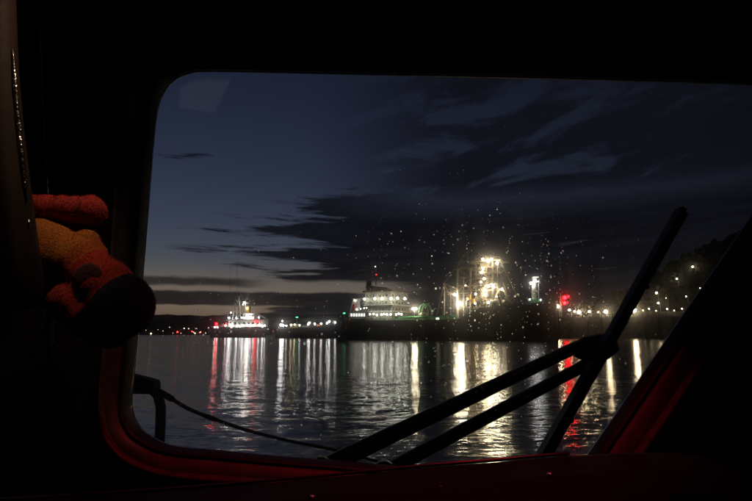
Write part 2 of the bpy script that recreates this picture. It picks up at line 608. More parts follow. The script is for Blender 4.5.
def wbuild(mb, name, m_, parent=wp, **kw):
    mb.v = [tuple(woff @ Vector(q)) for q in mb.v]
    return mb.build(name, m_, parent, **kw)


def strap(a, b, w0, w1, Y, th=.012):
    """tapered flat bar in the plane y = Y"""
    a, b = Vector(P(*a, Y)), Vector(P(*b, Y))
    d = (b - a).normalized()
    nrm = Vector((-d.z, 0, d.x))
    mb = MB()
    rings = []
    for p, w in ((a, w0), (a.lerp(b, .5), (w0 + w1) / 2), (b, w1)):
        rings.append([p + nrm * w / 2 + Vector((0, -th / 2, 0)), p - nrm * w / 2 + Vector((0, -th / 2, 0)), p - nrm * w / 2 + Vector((0, th / 2, 0)), p + nrm * w / 2 + Vector((0, th / 2, 0))])
    mb.loft(rings)
    mb.f += [(0, 1, 2, 3), (11, 10, 9, 8)]
    mb.mi += [0, 0]
    return mb


wbuild(strap((322, 468), (590, 340.5), .034, .022, 1.098, .014), 'arm', M['wiper'], bevel=.003)
wbuild(strap((384, 472), (604, 355), .026, .021, 1.098, .014), 'arm', M['wiper'], bevel=.003)
hd = MB()
pts = [(572, 345), (583, 336), (602, 333), (616, 337), (620, 349), (609, 359), (588, 363), (574, 357)]
hd.loft([[P(x, y, 1.085) for x, y in pts], [P(x, y, 1.115) for x, y in pts]])
hd.f += [tuple(range(8)), tuple(range(15, 7, -1))]
hd.mi += [0, 0]
hd_o = wbuild(hd, 'linkage_head', M['wiper'], bevel=.006, seg=3)
for x, y in ((590, 342), (604, 352)):
    nb = MB()
    c = P(x, y, 1.118)
    nb.tube([(c.x, 1.105, c.z), (c.x, 1.122, c.z)], .009, 6)
    wbuild(nb, 'nut', M['wiper'], hd_o)
wbuild(strap((684, 211), (547, 452), .019, .023, 1.075, .012), 'blade_holder', M['wiper'], bevel=.004, seg=3)
wbuild(strap((681, 209), (541, 455), .010, .010, 1.052, .028), 'rubber_blade', M['rubber'])
for x, y in ((322, 468), (384, 472)):
    nb = MB()
    c = P(x, y, 1.09)
    nb.tube([(c.x, 1.0625, c.z), (c.x, 1.085, c.z), (c.x, 1.115, c.z)], [.026, .024, .017], 14)
    wbuild(nb, 'pivot', M['wiper'], smooth=False)

hose = [P(x, y, 1.112) for x, y in ((392, 464), (440, 440), (490, 415), (545, 385), (590, 358))]
hm_ = MB().tube(catmull([p + Vector((0, 0, .004 * (-1) ** i)) for i, p in enumerate(hose)], 6, False), .0042, 6)
wbuild(hm_, 'washer_hose', M['rubber'], smooth=True)
for x, y in ((360, 450), (470, 397.6), (640, 288), (566, 418)):
    c = P(x, y, 1.09)
    nb = MB().tube([(c.x, 1.062, c.z), (c.x, 1.090, c.z)] if x > 560 else [(c.x, 1.088, c.z), (c.x, 1.110, c.z)], .0062, 6)
    wbuild(nb, 'bolt', M['wiper'])

# ------------------------------------------------------------------ rail post and rope on the foredeck
pp = P(160, 396, 3.0)
post = thing('rail_post', 'tan bent rail post with dark fairlead head on the foredeck', 'post', (pp.x, 3.0, .851))
tb = MB()
top = P(159, 393, 3.0) - Vector(post.location)
tb.tube([(.012, 0, 0), (.012, 0, top.z - .16), (.008, 0, top.z - .07), (-.012, 0, top.z - .012), (-.05, 0, top.z + .02)], [.027, .027, .027, .026, .024], 12)
tb.build('tube', M['tan'], post, smooth=True)
a, b_ = P(129, 374, 3.0) - Vector(post.location), P(157, 393, 3.0) - Vector(post.location)
hm = MB()
prof = [(a.x - .05, b_.z + .012), (a.x + .03, b_.z + .0), (b_.x - .02, b_.z - .002), (b_.x + .004, b_.z + .02), (b_.x - .003, a.z - .035), (b_.x - .05, a.z - .022), (a.x, a.z + .004), (a.x - .05, a.z + .004)]
hm.loft([[(x, -.05, z) for x, z in prof], [(x, .05, z) for x, z in prof]])
hm.f += [tuple(range(8)), tuple(range(15, 7, -1))]
hm.mi += [0, 0]
hm.build('fairlead_head', M['rope'], post, bevel=.008)
MB().tube([(.012, 0, 0), (.012, 0, .012)], .06, 14).build('base_flange', M['tan'], post)

ra = [P(158, 391, 3.0), P(172, 399, 3.03), P(189, 409, 3.08), P(214, 419, 3.2), P(250, 431, 3.4), P(290, 441, 3.7), P(330, 449, 4.0), P(372, 460, 4.25), P(398, 468, 4.4)]
rp = thing('rope', 'dark rope sagging from the rail post toward the bow', 'rope', ra[0])
rr = catmull([p - ra[0] for p in ra], 8, False)
MB().tube(rr, [.017 if i < 9 else (.014 if i in (22, 23, 24) else .0105) for i in range(len(rr))], 8).build('strand', M['rope'], rp, smooth=True)
bp = ra[-1]
bw = thing('bow_post', 'short dark mooring post at the bow holding the rope end', 'post', (bp.x, bp.y, .851))
MB().tube([(0, 0, 0), (0, 0, bp.z - .851 - .02), (0, 0, bp.z - .851 + .03)], [.05, .05, .055], 14).build('column', M['wiper'], bw)
MB().tube([(-.10, 0, bp.z - .90), (.10, 0, bp.z - .90)], .014, 8).build('cross_pin', M['wiper'], bw)

# ------------------------------------------------------------------ console in front of the window
co_loc = P(440, 520, .74)
con = thing('console', 'dark curved dashboard console under the window with small screw heads', 'console', (co_loc.x, .74, .90))
top_px = [(-120, 506), (0, 500), (100, 494), (160, 490), (212, 486), (327, 476), (427, 466), (492, 461), (540, 456.5), (590, 453), (640, 451), (688, 452), (712, 459), (727, 471), (735, 486), (739, 505), (741, 560)]
tp = catmull([P(x, y, .74) for x, y in top_px], 5, False)
cl = Vector(con.location)
cb = MB()
rings = []
for yy, dz in ((.56, -.030), (.60, -.012), (.66, -.003), (.725, 0), (.74, -.002), (.745, -.008)):
    rings.append([(p.x - cl.x, yy - cl.y, p.z + dz - cl.z) for p in tp] + [(tp[-1].x - cl.x, yy - cl.y, 0), (tp[0].x - cl.x, yy - cl.y, 0)])
cb.loft(rings)
n_ = len(rings[0])
cb.f += [tuple(range(n_)), tuple(range(6 * n_ - 1, 5 * n_ - 1, -1))]
cb.mi += [0, 0]
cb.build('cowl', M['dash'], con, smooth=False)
ed = MB()
ed.tube([(p.x - cl.x, .742 - cl.y, p.z + .0005 - cl.z) for p in tp[:44]], .0022, 8)
ed.build('highlight_strip', M['dashedge'], con, smooth=True)  # pale strip put in as the highlight line along the cowl edge
for x, y in ((312, 497), (441, 487.5), (550, 474.5)):
    # round-head screws standing on the cowl's sloping face
    s_ = MB()
    d = ray(x, y)
    c = EYE + d * (.658 / d.y) - cl
    s_.ball(c, .0034, 2, (1, 1, .7))
    s_.build('screw_head', M['screw'], con, smooth=True)
c0, c1 = P(668, 491, .5585) - cl, P(722, 540, .5585) - cl
MB().box((c0.x, c0.y - .004, c1.z), (c1.x, c0.y, c0.z)).build('instrument_cover', M['rubber'], con, bevel=.003)

# ------------------------------------------------------------------ left side: brown panel, cable, knob
ppx = [(9, -60), (12, 0), (14.5, 60), (19, 120), (26, 185), (32, 235), (36.5, 270), (37.5, 292), (33, 305), (18, 311), (-20, 314), (-150, 312)]
pl = catmull([P(x, y, .70) for x, y in ppx], 6, False)
pn = thing('hanging_panel', 'dark brown padded panel hanging beside the window with shiny edge and highlight strip', 'panel', (-.6, .70, 3.25))
pz = Vector(pn.location)
loop = [p - pz for p in pl] + [Vector((pl[-1].x, .70, 3.249)) - pz, Vector((pl[0].x, .70, 3.249)) - pz]


def shrink(lp, k):
    c = Vector((lp[0].x - .25, 0, -.4))
    res = []
    for i, p in enumerate(lp):
        d = (p - c)
        d.y = 0
        res.append(p - d.normalized() * k)
    return res


pb = MB()
pb.loft([[(p.x, -.028, p.z) for p in shrink(loop, .022)], [(p.x, -.022, p.z) for p in shrink(loop, .010)], [(p.x, -.010, p.z) for p in shrink(loop, .002)], [(p.x, .006, p.z) for p in loop], [(p.x, .022, p.z) for p in shrink(loop, .008)]])
n_ = len(loop)
pb.f += [tuple(range(n_)), tuple(range(5 * n_ - 1, 4 * n_ - 1, -1))]
pb.mi += [0, 0]
pb.build('padding', M['brown'], pn, smooth=True)
random.seed(21)
eg = MB()
rad = []
pts = []
for i, p in enumerate(loop[11:27]):
    pts.append((p.x + .001, -.004, p.z))
    e_ = min(1, i / 4, (15 - i) / 3)
    rad.append(.0008 + e_ * (.0026 + .0016 * noise.noise(Vector((i * .9, 2, 1)))))
eg.tube(pts, rad, 8)
eg.build('edge_glint', M['glint'], pn, smooth=True)  # tapered bright strip, built only where the highlight streak runs
p = loop[28]
MB().tube([(p.x + .001, -.004, p.z), (p.x + .0016, -.004, p.z - .012)], [.0012, .0016], 8).build('edge_glint_spot', M['glint'], pn, smooth=True)  # short separate bit of the same built-in highlight

ca = [P(36, -70, .985), P(37.5, 0, .985), P(39, 22, .985), P(41, 52, .985), P(44, 130, .985), P(48, 190, .985), P(51.5, 280, .985), P(54, 360, .985), P(56, 440, .985), P(57, 500, .985)]
ca[0].z = 3.245
ca.append(Vector((ca[-1].x, .985, .92)))
cbl = thing('conduit', 'thin metal conduit running up the wall beside the window frame', 'conduit', (ca[-1].x, .985, .90))
lo = Vector(cbl.location)
MB().tube([p - lo for p in ca], [.0052, .0050, .0046, .0034, .0015, .0013, .0015, .0013, .0012, .0012, .0012], 8).build('tube', M['steel'], cbl, smooth=True)
for q in (.22, 1.3, 2.0):
    zz = ca[1].z - q
    xx = ca[1].x + (ca[8].x - ca[1].x) * q / 1.1 if q < 1.1 else ca[8].x
    MB().box((xx - lo.x - .006, -.001, zz - lo.z - .006), (xx - lo.x + .006, .0145, zz - lo.z + .006)).build('clip', M['wall'], cbl)

kc = P(-3, 327, .70)
kn = thing('knob', 'rounded beige knob on a stalk below the brown panel', 'knob', (X0 + .001, .70, kc.z))
MB().tube([(0, 0, 0), (kc.x - X0 - .02, 0, 0)], .007, 10).build('stalk', M['wall'], kn)
kb = MB()
kx = kc.x - X0
kb.tube([(kx - .03, 0, -.0), (kx - .02, 0, 0), (kx, 0, 0), (kx + .008, 0, 0), (kx + .011, 0, 0)], [.012, .018, .0195, .016, .008], 14)
kb.build('grip', M['beige'], kn, smooth=True)

# ------------------------------------------------------------------ plush toy tucked between panel and window frame
YP = .86
tl = P(62, 262, YP)
toy = thing('plush_toy', 'fuzzy orange and red plush toy with dark blue rounded end beside the window', 'plush toy', tl)


def vox(balls, vs, nm):
    mb = MB()
    for px, py, r, dy in balls:
        c = P(px, py, YP) - tl
        mb.ball((c.x, dy, c.z), r * YP / F, 3)
    o = link('tmp', mb.mesh('tmp', []))
    rm = o.modifiers.new('r', 'REMESH')
    rm.mode = 'VOXEL'
    rm.voxel_size = vs
    sm = o.modifiers.new('s', 'SMOOTH')
    sm.factor = .8
    sm.iterations = 6
    dg = bpy.context.evaluated_depsgraph_get()
    me = bpy.data.meshes.new_from_object(o.evaluated_get(dg))
    bpy.data.objects.remove(o)
    me.name = nm
    for p in me.vertices:
        p.co += p.co.normalized() * .0016 * noise.noise(p.co * 60)
    me.polygons.foreach_set('use_smooth', [True] * len(me.polygons))
    return me


def plush_mat(name, stops):
    m_ = bpy.data.materials.new(name)
    m_.use_nodes = True
    N = NT(m_.node_tree)
    b = m_.node_tree.nodes['Principled BSDF']
    oc = N.n('ShaderNodeTexCoord').outputs['Object']
    sp = N.n('ShaderNodeSeparateXYZ')
    N.put(sp.inputs[0], oc)
    # distance along the toy from its back end to its nose, in centimetres
    ax = N.m('ADD', N.m('MULTIPLY', sp.outputs[0], .747), N.m('MULTIPLY', sp.outputs[2], -.666))
    ax = N.m('ADD', ax, N.m('MULTIPLY', N.m('SUBTRACT', N.noise(oc, 90, 3), .5), .006))
    f = N.m('MULTIPLY_ADD', ax, 1 / .24, .5)
    col = N.ramp(f, stops, 'CONSTANT' if len(stops) > 2 else 'LINEAR')
    N.put(b.inputs['Base Color'], N.mixc(N.m('MULTIPLY', N.noise(oc, 160, 4, .7), .35), col, (.02, .008, .006, 1)))
    b.inputs['Roughness'].default_value = .95
    b.inputs['Sheen Weight'].default_value = .08
    b.inputs['Sheen Roughness'].default_value = .4
    bn = N.n('ShaderNodeBump')
    bn.inputs['Strength'].default_value = .8
    bn.inputs['Distance'].default_value = .004
    N.put(bn.inputs['Height'], N.noise(oc, 260, 4, .7))
    N.put(b.inputs['Normal'], bn.outputs[0])
    return m_


def ax_of(px, py):
    c = P(px, py, YP) - tl
    return (c.x * .747 - c.z * .666) / .24 + .5


e1, e2 = ax_of(92, 262), ax_of(128, 279)
pmat = plush_mat('plush orange red navy', [(0, (.62, .19, .028)), (e1 - .08, (.60, .12, .026)), (e1, (.56, .04, .022)), (e2, (.004, .009, .040))])
rmat = plush_mat('plush red', [(0, (.62, .045, .040)), (1, (.60, .05, .045))])
dmat = plush_mat('plush plum patch', [(0, (.10, .02, .03)), (1, (.10, .02, .03))])
body_me = vox([(56, 253, 33, .01), (44, 240, 26, .01), (50, 285, 24, .015), (78, 262, 29, 0), (93, 276, 26, -.006), (106, 287, 29, -.006), (122, 306, 33, -.006), (110, 323, 25, -.004),
               (78, 302, 23, -.014), (94, 314, 24, -.012), (88, 240, 12, -.005)], .0045, 'body')
body_me.materials.append(pmat)
link('body', body_me, toy)
arm_me = vox([(30, 207, 14, .005), (46, 208, 15, .004), (62, 209, 15, .003), (76, 211, 16, .002), (90, 211, 16.5, 0)], .004, 'arm')
arm_me.materials.append(rmat)
link('arm', arm_me, toy)
pc = P(103, 278, YP) - tl
MB().ball((pc.x, -.0445, pc.z - .004), .022, 3, (1, .26, 1.0)).build('patch', dmat, toy, smooth=True)


def fuzz(me, m_, n, ln):
    mb = MB()
    polys = me.polygons
    for k in range(n):
        p = polys[random.randrange(len(polys))]
        c = me.vertices[random.choice(p.vertices)].co.lerp(p.center, random.random())
        nn = (p.normal + Vector((random.gauss(0, .45), random.gauss(0, .45), random.gauss(0, .45) - .2))).normalized()
        t_ = nn.orthogonal().normalized() * .00035
        q = c + nn * ln * random.uniform(.5, 1.2)
        mb.add([c - t_, c + t_, q], [(0, 1, 2)])
    o = mb.build('fuzz', m_, toy)
    o['kind'] = 'stuff'


fuzz(body_me, pmat, 12000, .0032)
fuzz(arm_me, rmat, 5000, .0030)
# its hanging loop over a hook on the wall
lp = P(50, 236, YP) - tl
hkp = Vector((lp.x - .02, 1.0 - tl.y, .050))
MB().tube(catmull([(lp.x - .02, .03, -.01), (lp.x - .018, .06, .03), tuple(hkp + Vector((0, -.014, 0))), (lp.x - .022, .09, .03), (lp.x - .03, .04, -.01)], 5, False), .0012, 6).build('loop', M['rope'], toy)
hook = thing('wall_hook', 'small dark hook on the wall holding up the plush toy', 'hook', tl + hkp)
MB().tube([(0, .002, 0), (0, -.014, 0), (0, -.020, .004), (0, -.021, .012)], .0022, 8).build('peg', M['wiper'], hook, smooth=True)
MB().tube([(0, .0005, 0), (0, -.003, 0)], .010, 14).build('plate', M['wiper'], hook)

# ------------------------------------------------------------------ cabin lamps (behind the viewer) and an added glowing panel for the glass reflection
def light(name, typ, parent, loc, energy, col, size, aim=None, cone=None):
    ld = bpy.data.lights.new(name, typ)
    ld.energy = energy
    ld.color = col
    ld.shadow_soft_size = size
    o = link(name, ld, parent, loc)
    if aim is not None:
        o.rotation_euler = (Vector(aim) - (Vector(parent.location) + Vector(loc))).to_track_quat('-Z', 'Y').to_euler()
        ld.spot_size = R(cone)
        ld.spot_blend = .8
    return o


rl = thing('red_chart_lamp', 'red night chart lamp on the cabin ceiling', 'lamp', (.22, .66, Z1))
MB().tube([(0, 0, 0), (0, 0, -.02)], .05, 16).build('base', M['wiper'], rl)
MB().tube([(0, 0, -.015), (0, .0, -.03)], .008, 8).build('stem', M['wiper'], rl, smooth=True)
aim = Vector((.03, 1.0, 2.22))
hd0 = Vector((0, 0, -.012))
dv = (aim - (Vector(rl.location) + hd0)).normalized()
MB().tube([hd0 - dv * .02, hd0, hd0 + dv * .02, hd0 + dv * .035], [.012, .024, .030, .032], 18, closed_ends=False).build('shade', M['wiper'], rl, smooth=True)
MB().ball(hd0 + dv * .014, .012, 2).build('bulb', lamp_mat('red bulb', (1, .03, .03), 2), rl)
light('bulb_light', 'SPOT', rl, hd0 + dv * .034, 9.0, (1, .025, .05), .012, aim, 70)

cl_ = thing('cabin_lamp', 'small warm dome lamp on the cabin ceiling', 'lamp', (-.30, .69, Z1))
MB().tube([(0, 0, 0), (0, 0, -.008), (0, 0, -.010)], [.05, .05, .04], 18).build('base', M['wiper'], cl_)
MB().ball((0, 0, -.010), .020, 2, (1, 1, .6)).build('dome', lamp_mat('warm dome', (1, .75, .5), 1.2), cl_, smooth=True)
MB().tube([(0, 0, -.001), (.004, -.002, -.03)], [.052, .056], 18, closed_ends=False).build('shade', M['wiper'], cl_, smooth=True)
light('dome_light', 'SPOT', cl_, (0, 0, -.034), 4.2, (1, .66, .40), .008, (-.62, .80, 2.58), 46)

# glowing panel added overhead, shaped to give a faint reflection in the glass
def ceil_hit(px, py):
    d = ray(px, py)
    g = EYE + d * (1.030 / d.y)
    d = Vector((d.x, -d.y, d.z))
    return g + d * ((3.244 - g.z) / d.z)


qp = [ceil_hit(*q) for q in ((150, 58), (238, 60), (214, 110), (163, 103))]
qc = sum(qp, Vector()) / 4
ov = thing('added_glow_panel', 'added glowing ceiling panel faintly mirrored in the upper corner of the glass', 'ceiling light', (qc.x, qc.y, 3.249))
pb = MB()
pb.loft([[p - Vector(ov.location) + Vector((0, 0, .000)) for p in qp], [p - Vector(ov.location) - Vector((0, 0, .008)) for p in qp]])
pb.f += [(0, 1, 2, 3), (7, 6, 5, 4)]
pb.mi += [0, 0]
pb.build('glow_sheet', lamp_mat('reflection glow', (1, .76, .72), .12), ov)
for p in qp:
    q = p.lerp(qc, .08) - Vector(ov.location)
    MB().tube([(q.x, q.y, -.006), (q.x, q.y, -.010)], .005, 10).build('rivet', M['steel'], ov)


# ------------------------------------------------------------------ ships
class Ship:
    def __init__(s, name, label, stern, bow):
        s.o = Vector((stern[0], stern[1], 0))
        d = Vector((bow[0] - stern[0], bow[1] - stern[1], 0))
        s.len = d.length
        s.d = d.normalized()
        s.n = Vector((s.d.y, -s.d.x, 0))        # towards the viewer's side
        s.root = thing(name, label, 'ship', s.o, math.atan2(s.d.y, s.d.x))

    def at(s, px, py, w=0):
        """local point on the upright fore-and-aft plane w metres to the near side"""
        d = ray(px, py)
        t = (s.o + s.n * w - EYE).dot(s.n) / d.dot(s.n)
        p = EYE + d * t - s.o
        return Vector((p.dot(s.d), -w, p.z))

    def lamp(s, px, py, w, m_, r=.36, name='floodlight'):
        return MB().ball(s.at(px, py, w), r, 1).build(name, m_, s.root, smooth=True)

    def box(s, name, px0, py0, px1, py1, w0, w1, m_, parent=None, **kw):
        """block whose near face (at w1) spans the given frame"""
        a, b = s.at(px0, py0, w1), s.at(px1, py1, w1)
        return MB().box((a.x, -w1, min(a.z, b.z)), (b.x, -w0, max(a.z, b.z))).build(name, m_, parent or s.root, **kw)

    def bar(s, name, p, q, w0, w1, th, m_, parent=None):
        return MB().bar(s.at(*p, w0), s.at(*q, w1), th).build(name, m_, parent or s.root)

    def tube(s, name, pts, th, m_, parent=None, n=8):
        return MB().tube([s.at(x, y, w) for x, y, w in pts], th, n).build(name, m_, parent or s.root, smooth=True)

    def rail(s, px0, px1, py, w, h, m_, parent=None, y1=None):
        a, b = s.at(px0, py, w), s.at(px1, y1 or py, w)
        mb = MB()
        for k in (.5, 1): mb.bar(a + Vector((0, 0, h * k)), b + Vector((0, 0, h * k)), .06)
        n = max(2, int((b - a).length / 1.6))
        for i in range(n + 1):
            p = a.lerp(b, i / n)
            mb.bar(p, p + Vector((0, 0, h)), .07)
        return mb.build('railing', m_, parent or s.root)


def hull_mesh(stations):
    """stations: (s, half beam at deck, half beam at waterline, deck z, keel z)"""
    rings = []
    for s_, hb_, hw_, zd, zk in stations:
        rings.append([(s_, -hb_, zd), (s_, -hb_ * .98, zd * .72), (s_, -(hb_ + hw_) / 2, zd * .4), (s_, -hw_, 0), (s_, -hw_ * .7, zk), (s_, hw_ * .7, zk), (s_, hw_, 0), (s_, (hb_ + hw_) / 2, zd * .4), (s_, hb_ * .98, zd * .72), (s_, hb_, zd)])
    mb = MB().loft(rings)
    n = len(rings[0])
    mb.f += [tuple(range(n)), tuple(len(rings) * n - 1 - i for i in range(n))]
    mb.mi += [0, 0]
    return mb


# --- the large dredger with gantry
D = Ship('dredger', 'long black hopper dredger with lit cream deckhouse, steel gantry and white mast', (-14.3, 250), (65.3, 197))
zlow = D.at(400, 320, 8).z
zfo = D.at(520, 304.5, 6).z
s_up0, s_up1 = D.at(458, 322, 8).x, D.at(480, 310, 8).x
st = [(0, 6.6, 5.6, zlow + .5, -1.5), (4, 7.4, 6.8, zlow + .2, -3), (14, 8, 8, zlow, -3), (s_up0, 8, 8, zlow - .1, -3), (s_up1, 8, 7.8, zfo - .8, -3)]
for k, (fs, hb_, hw_) in enumerate(((.78, 7.9, 6.4), (.88, 6.6, 3.9), (.95, 4.2, 1.6), (1.0, 1.2, .25))):
    st.append((D.len * fs, hb_, hw_, zfo - .4 + .55 * k, -3))
hull = hull_mesh(st).build('hull', M['hull'], D.root)
# rubbing strakes and plate seams give the dark side some relief
for z_ in (.45, .72):
    MB().box((3, -8.12, zlow * z_ - .15), (s_up1, -7.9, zlow * z_ + .15)).build('rubbing_strake', M['hull'], hull)
for k in range(9):
    x_ = 8 + k * 6.2
    MB().box((x_ - .14, -8.10, .9), (x_ + .14, -7.9, zlow * .70)).build('fender_bar', M['hullred'], hull)
for px in (344.5, 347.2):
    D.box('stern_fender', px, 330, px + 1.6, 317.5, 6.2, 7.6, M['orange'], bevel=.1)
# deckhouse
fx = D.at(408, 300, -7).x
z_ = lambda py, px=385, w=7: D.at(px, py, w).z
s365 = D.at(365, 300, 7).x
house = MB().box((s365, -7, zlow - .1), (fx, 7, z_(291.5))).build('deckhouse', M['cream'], D.root, bevel=.08)
for py in (305, 311.5):
    MB().box((s365 - .5, -7.9, z_(py)), (fx + .9, 7.9, z_(py) + .22)).build('deck_slab', M['white'], house)
MB().box((s365 - .9, -7.6, z_(291.5) + .004), (fx + .7, 7.6, z_(290) + .15)).build('deckhouse_roof', M['roof'], house)
for py0, n in ((303.2, 7), (309.8, 7), (296.6, 7)):
    for k in range(n):
        a = s365 + .9 + k * (fx - s365 - 1.8) / n
        MB().box((a, -7.05, z_(py0)), (a + .62, -6.9, z_(py0) + .80)).build('window', M['glassdark'], house)
    for k in range(5):
        y = -5.8 + k * 2.5
        MB().box((fx - .1, y, z_(py0)), (fx + .05, y + .7, z_(py0) + .80)).build('window', M['glassdark'], house)
MB().box((fx - .1, -4.6, zlow), (fx + .06, -3.7, zlow + 2)).build('door', M['grey'], house)
D.rail(362, 394, 305, 7.8, 1.0, M['white'], house)
D.rail(362, 394, 311.5, 7.8, 1.0, M['white'], house)
bs0, bs1 = D.at(366, 290, 6).x, D.at(388, 290, -6).x
bridge = MB().box((bs0, -6, z_(290) + .15), (bs1, 6, z_(285.6))).build('bridge', M['roof'], D.root, bevel=.06)
MB().box((bs0 - .4, -6.3, z_(285.6) + .004), (bs1 + .5, 6.3, z_(285.6) + .25)).build('bridge_roof', M['grey'], bridge)
for k in range(6):
    a = bs0 + .5 + k * (bs1 - bs0 - 1) / 6
    MB().box((a, -6.05, z_(288.8)), (a + .8, -5.9, z_(287))).build('window', M['glassdark'], bridge)
for k in range(6):
    MB().box((bs1 - .1, -5.4 + k * 1.8, z_(288.8)), (bs1 + .05, -4.2 + k * 1.8, z_(287))).build('window', M['glassdark'], bridge)
D.rail(361, 390, 290.2, 7.3, 1.0, M['roof'], bridge)
D.tube('mast', [(376, 285, 0), (376, 262, 0)], [.22, .10], M['grey'])
D.bar('mast_yard', (372, 271), (380, 271), 0, 0, .12, M['grey'])
D.bar('radar_arm', (374, 278), (379.5, 277.4), 0, 0, .25, M['white'])
D.tube('funnel', [(369, 291, -3), (369, 281, -3)], 1.3, M['roof'], n=12)
D.lamp(376.3, 274.6, .5, L['dimred'], .27, 'mast_light')
D.lamp(375.2, 266.5, .2, L['dimwarm'], .14, 'mast_light')
# lower stern tier with raked stair and lit windows
tier = D.box('stern_house', 349.5, 319, 366, 311.6, -6, 6.4, M['white'], bevel=.06)
D.box('stern_house_roof', 349, 311.6, 366, 311.0, -6.6, 7.0, M['white'], tier)
for k in range(6):
    D.box('lit_window', 350.6 + k * 2.55, 316.4, 352.3 + k * 2.55, 313.4, 6.3, 6.46, L['litwin'], tier)
st1 = D.box('stair_tower', 352.8, 311, 358.5, 299, 4.8, 6.2, M['white'])
D.box('platform', 351.5, 299, 361.5, 298.2, 4.4, 6.6, M['white'], st1)
D.bar('raked_leg', (348.7, 317), (353.6, 298.6), 6.7, 6.6, .34, M['white'], st1)
D.box('life_ring_locker', 352.2, 310.5, 354.2, 304.2, 6.2, 6.6, M['red'], st1)
D.rail(355, 367, 311, 6.8, 1.0, M['white'], st1)
for x, y in ((356.6, 309.4), (360.6, 308.8), (364.2, 308.2), (366.8, 308.0)):
    D.lamp(x, y, 6.9, L['decklow'], .24)
D.lamp(354.6, 300.4, 6.9, L['decklow'], .22)
for x, y in ((364.5, 299.2), (374.8, 298.7), (382, 298.6), (391, 298.6), (397.6, 298.2), (405, 298.6)):
    D.lamp(x, y, 8.9 if x < 396 else 8.0 - (x - 394) * .62, L['deckwhite'], .44)
for x, y in ((370, 314.2), (373.5, 314), (377, 315), (381.3, 314.6), (384, 314), (387, 314.4), (390.6, 314.4), (396.2, 314.4), (398.8, 313.8), (401.4, 314.2)):
    D.lamp(x, y, 8.9 if x < 396 else 8.2, L['decklow'], .36)
D.tube('lamp_post', [(414.3, 320, 5), (414.3, 309, 5)], .12, M['grey'])
D.lamp(413.2, 308.8, 5.2, L['warmhi'], .40)
D.lamp(415.6, 308.6, 5.2, L['warmhi'], .40)
# hopper coaming, pipes and deck gear in green
D.box('hopper_coaming', 374, 322, 449, 318.4, -4.5, 5.4, M['green'], bevel=.1)
D.tube('dredge_pipe', [(376, 317.6, 4), (447, 316.6, 4)], .38, M['green'])
for k in range(12):
    x = 378 + k * 5.9
    D.box('coaming_stay', x, 321.8, x + .7, 318.2, 5.4, 6.0, M['green'])
D.rail(372, 452, 321, 7.6, 1.05, M['green'], hull)
for x, y0 in ((385, 316.5), (399, 317), (430, 316.4), (441, 315.2)):
    D.box('valve_chest', x, 318.4, x + 4.2, y0, 1.5, 4.5, M['green'], bevel=.08)
D.box('bollard_light', 436, 320.6, 438.2, 317.6, 6.4, 7.2, lamp_mat('deck box light', (1, .93, .7), 2.2))
arch = [(418.5, 319, 3), (418.6, 312, 3), (420, 306.4, 3), (423.6, 303.6, 3), (427, 306.4, 3), (428.5, 312, 3), (428.6, 319, 3)]
D.tube('davit_hoop', arch, .26, M['green'])
D.tube('davit_hoop', [(x + 3, y, -1) for x, y, w in arch], .26, M['green'])
D.tube('winch_drum', [(421.5, 315, 4), (426, 315, 0)], 1.1, M['grey'], n=12)
D.box('small_winch', 442, 318, 456, 314.6, 2, 5, M['green'], bevel=.1)
# gantry
G = [((444, 319), (444, 283)), ((457.6, 318), (457.6, 268.5)), ((470.4, 316), (470.4, 268.5)), ((492.6, 307), (492.6, 262))]
for w in (4.6, -3.6):
    for p, q in G:
        D.bar('gantry_post', p, q, w, w, .62 if p[0] < 490 else .5, M['wood'])
    for p, q in (((456.4, 268.6), (493, 267)), ((444, 283.6), (457.6, 289)), ((457.6, 277.4), (470.4, 277.8)), ((457.6, 286), (470.4, 286.4)), ((470.4, 279), (492.6, 278)), ((470.4, 290.5), (492.6, 290)),
                 ((444, 290.6), (457.6, 296)), ((470.4, 300), (493, 299))):
        D.bar('cross_beam', p, q, w, w, .42, M['wood'])
    for p, q in (((457.6, 292), (470.4, 278)), ((471, 290), (483, 278)), ((480, 290), (492.6, 279)), ((472, 299.5), (490, 290.6)), ((470.4, 268.8), (492.6, 278)), ((444, 284), (451, 297)), ((466, 306), (470, 279)),
                 ((458, 269), (470.2, 277.6))):
        D.bar('brace', p, q, w, w, .24, M['wood'])
for p in ((457.6, 268.6), (470.4, 268.6), (492.6, 268), (457.6, 286), (470.4, 290.5), (492.6, 290), (444, 283.6)):
    D.bar('transverse_beam', p, p, 4.6, -3.6, .40, M['wood'])
top_ = D.box('top_platform', 467.5, 261.4, 500.5, 259.9, -4.4, 5.4, M['wood'])
D.rail(467.5, 500, 259.9, 5.3, 1.1, M['wood'], top_)
D.box('trolley_house', 469.5, 263.8, 477.5, 259.6, -1, 3.4, M['wood'])
D.box('trolley_house', 480, 267, 489.5, 262.2, -2, 3.4, M['wood'])
D.tube('top_mast', [(467.6, 260, 0), (467.6, 249.6, 0)], [.2, .08], M['wood'])
D.bar('top_mast_yard', (464.6, 252.4), (470, 252.4), 0, 0, .12, M['wood'])
D.bar('jib', (455, 262.6), (468, 260.6), 2, 2, .35, M['wood'])
for x, y in ((475, 286), (482, 283.6), (478, 299), (486, 295)):
    D.tube('sheave', [(x, y, 1.0), (x, y, 2.2)], 1.25, M['grey'], n=16)
D.tube('suction_hose', [(480, 268, 2), (486, 274, 2.5), (488.5, 280, 3), (485, 287, 3), (481.6, 294, 3), (483, 302, 3)], .5, M['wood'])
D.tube('suction_hose', [(495, 305, 3), (496, 296, 3), (500, 289.4, 3), (505, 291.5, 3), (508, 299, 3), (509, 306, 3)], .5, M['wood'])
D.tube('bow_winch_drum', [(491, 303.5, 5), (498, 303, 5)], 1.5, M['grey'], n=14)
